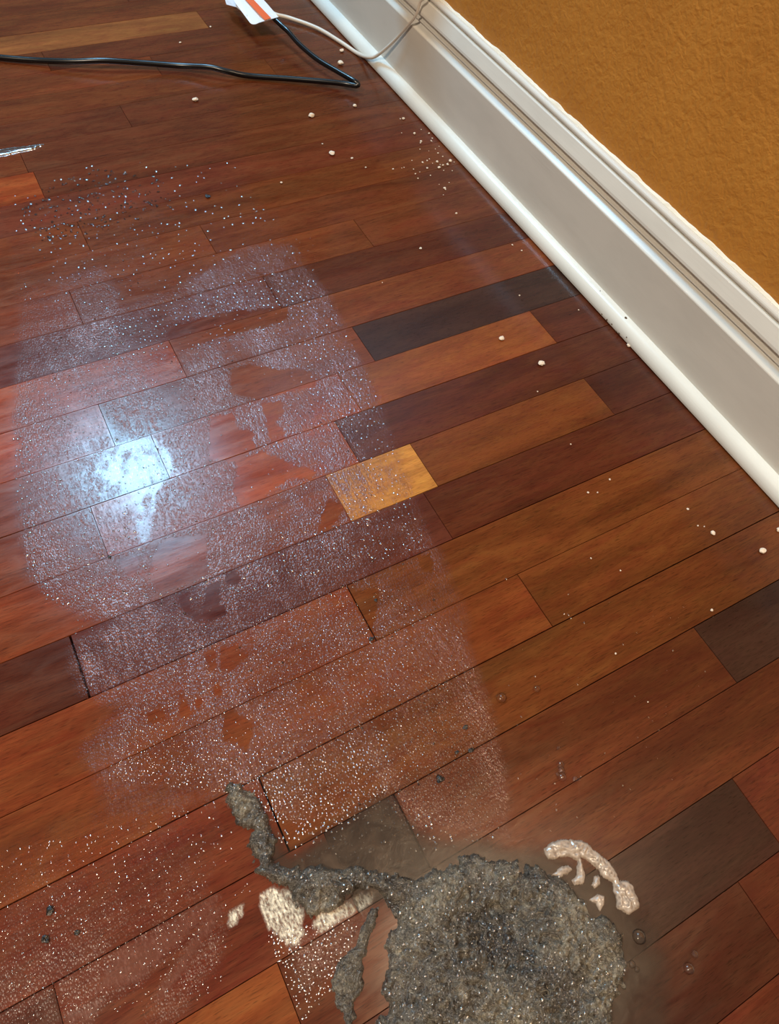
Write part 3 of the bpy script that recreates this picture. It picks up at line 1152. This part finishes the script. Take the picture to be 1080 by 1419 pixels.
bubble((479, 1232), 13, 'big clear bubble sitting on the sludge arm')
for q, r in (((777, 1060), 5), ((778, 1068), 5), ((779, 1077), 6), ((773, 1073), 3), ((797, 1080), 4), ((803, 1081), 2), ((774, 1037), 3)):
    bubble(q, r, 'small bubble in the cluster on the bare wood above the foam', 'bubble cluster on the wood')
bubble((886, 1298), 8, 'pale round bubble below the round end of the foam')
bubble((955, 1342), 6, 'small bubble on red wood right of the puddle')
bubble((963, 1322), 4, 'tiny bubble beside a small bubble on red wood')
for q, r in (((838, 1340), 4), ((842, 1349), 5), ((835, 1352), 4), ((845, 1356), 4), ((876, 1336), 4), ((883, 1343), 3)):
    bubble(q, r, 'small bubble at the right edge of the sludge', 'bubbles at the sludge edge')
for q, r in (((695, 967), 7), ((744, 955), 5)):
    bubble(q, r, 'flat bubble on the wood right of the hazy film', 'bubbles on the clean wood')

# froth of tiny bubbles all over the sludge
X, Y, z, ins = sl_grid
cand = np.nonzero(ins & (z > 0.004))[0]
pick = rng.choice(cand, 5000)
tv, tf = low_cap(7, 3, 55)
V, F = [], []
spots = []
for i in pick:
    r = 0.0005 + 0.0013 * rng.random() ** 3
    if all((X[i] * W - a) ** 2 + (Y[i] * W - b) ** 2 > (r + c + 0.0009) ** 2 for a, b, c, _ in spots):
        spots.append((X[i] * W, Y[i] * W, r, i))
for n, (_, _, r, i) in enumerate(spots):
    V.append(tv * r + np.array([X[i] * W + rng.normal() * .0004, Y[i] * W + rng.normal() * .0004, z[i] - r * 0.05]))
    F += [tuple(k + n * len(tv) for k in f) for f in tf]
M_FROTH = mat_water('froth', (0.9, 0.86, 0.78, 1), 0.32, rough=0.2)
fr = mesh_obj('froth', np.concatenate(V).tolist(), F, M_FROTH, sl, smooth=True)
tag(fr, 'froth of tiny bubbles over the grey sludge', kind='stuff')

# loose fibres in the sludge
V, F = [], []
for n in range(150):
    i = rng.choice(cand)
    p = Vector((X[i] * W, Y[i] * W, z[i] + 0.0002))
    a = rng.random() * 6.28
    pts = []
    for k in range(6):
        pts.append(p.copy())
        a += rng.normal() * 0.8
        p = p + Vector((math.cos(a), math.sin(a), 0)) * 0.0016
        j = np.argmin(np.abs(X - p.x / W) + np.abs(Y - p.y / W)) if k % 2 == 0 else j
        p.z = max(0.001, z[j]) + 0.0004 + rng.random() * 0.0006
    v, f = tube_data(pts, 0.00014, 3)
    F += [tuple(q + len(V) for q in t) for t in f]
    V += v
M_FIB = mat_plain('lint_fibre', srgb(120, 108, 84), 0.3, 0.7)
fb = mesh_obj('lint_fibres', V, F, M_FIB, sl)
tag(fb, 'fine lint fibres tangled in the wet sludge', kind='stuff')


def crumb(q, rpx, label, group, mat=M_CRUMB, name='crumb', cat='crumb', flat=0.6):
    p = fl(q)
    r = 0.8 * rpx * (p - Vector(CAM)).length / FPX
    bm = bmesh.new()
    bmesh.ops.create_icosphere(bm, subdivisions=2, radius=r)
    sx, sy = random.uniform(.75, 1.25), random.uniform(.75, 1.25)
    amp = 0.42 if name == 'grime_clump' else 0.18
    for v in bm.verts:
        k = 1 + random.uniform(-amp, amp)
        v.co = Vector((v.co.x * sx * k, v.co.y * sy * k, v.co.z * flat * k))
    zmin = min(v.co.z for v in bm.verts)
    o = bm_obj(name, bm, mat)
    o.location = (p.x, p.y, 0.0002 - zmin)
    tag(o, label, cat, group)


for q, r, lab in (((432, 162), 4.5, 'white crumb on the wood just below the cord fold'), ((460, 214), 4, 'white crumb on the wood, second below the cord fold'),
                  ((271, 140), 3.6, 'pale crumb below the middle of the black cord'), ((472, 90), 4.4, 'white crumb beside the cord fold near the white cable'),
                  ((474, 72), 3, 'small crumb beneath the white cable'), ((492, 148), 3, 'small crumb close below the tip of the cord fold'),
                  ((695, 470), 4.2, 'white crumb on the orange board beside the dark board'), ((750, 505), 4.6, 'grey-white crumb on the board below the orange one'),
                  ((1056, 764), 4.6, 'white oval crumb near the shoe moulding, dark boards'), ((1079, 735), 4, 'white crumb nearest the shoe moulding, dark boards'),
                  ((988, 739), 3.2, 'ragged crumb on the orange-brown board by the skirting'), ((871, 480), 3, 'white paint crumb touching the shoe moulding'),
                  ((986, 846), 2.6, 'pale speck above the dark board by the skirting')):
    crumb(q, r, lab, None)
for n in range(46):
    q = (random.gauss(606, 24), random.gauss(226, 24))
    edge = 515 + (q[1] - 92) / 1.082
    if q[0] > edge - 6:
        q = (edge - 6 - random.random() * 30, q[1])
    crumb(q, 0.7 + 1.8 * random.random() ** 2.5, 'tiny white crumb in the sprinkle along the shoe moulding', 'crumbs along the shoe moulding')
for q in ((791, 616), (745, 543), (815, 683), (845, 665), (828, 683), (953, 706), (967, 729), (976, 730), (819, 774), (860, 791), (853, 906),
          (898, 973), (530, 392), (540, 105), (556, 128), (567, 110), (720, 410), (802, 430), (447, 200), (488, 220), (507, 233), (390, 254),
          (545, 235), (583, 345), (710, 340), (723, 348), (250, 60), (292, 38)):
    crumb(q, random.uniform(1.0, 1.9), 'tiny pale speck lying alone on the clean wood', 'specks on the clean wood')
for q, r, lab in (((288, 273), 6, 'dark grime clump in the spray below the cord'), ((70, 1262), 8, 'grey grime clump, topmost of three left of the streaks'),
                  ((63, 1302), 8, 'grey grime clump, lowest of three left of the streaks'), ((107, 1293), 5, 'small grime clump of three left of the streaks'),
                  ((610, 1080), 9, 'grey grime clump at the joint above the dark board'), ((653, 1040), 6, 'grey grime clump on the film edge joint'),
                  ((633, 1043), 5, 'small grime clump beside the film edge joint'), ((645, 1008), 5, 'grime speck on the orange film edge'),
                  ((521, 832), 4, 'thin grime smear on the amber wet patch'), ((152, 772), 4, 'black grime dot on the film joint'),
                  ((515, 886), 5, 'grime clump at the joint below the amber wet patch')):
    crumb(q, r * 0.7, lab, None, M_GRIME, 'grime_clump', 'grime', 0.3)
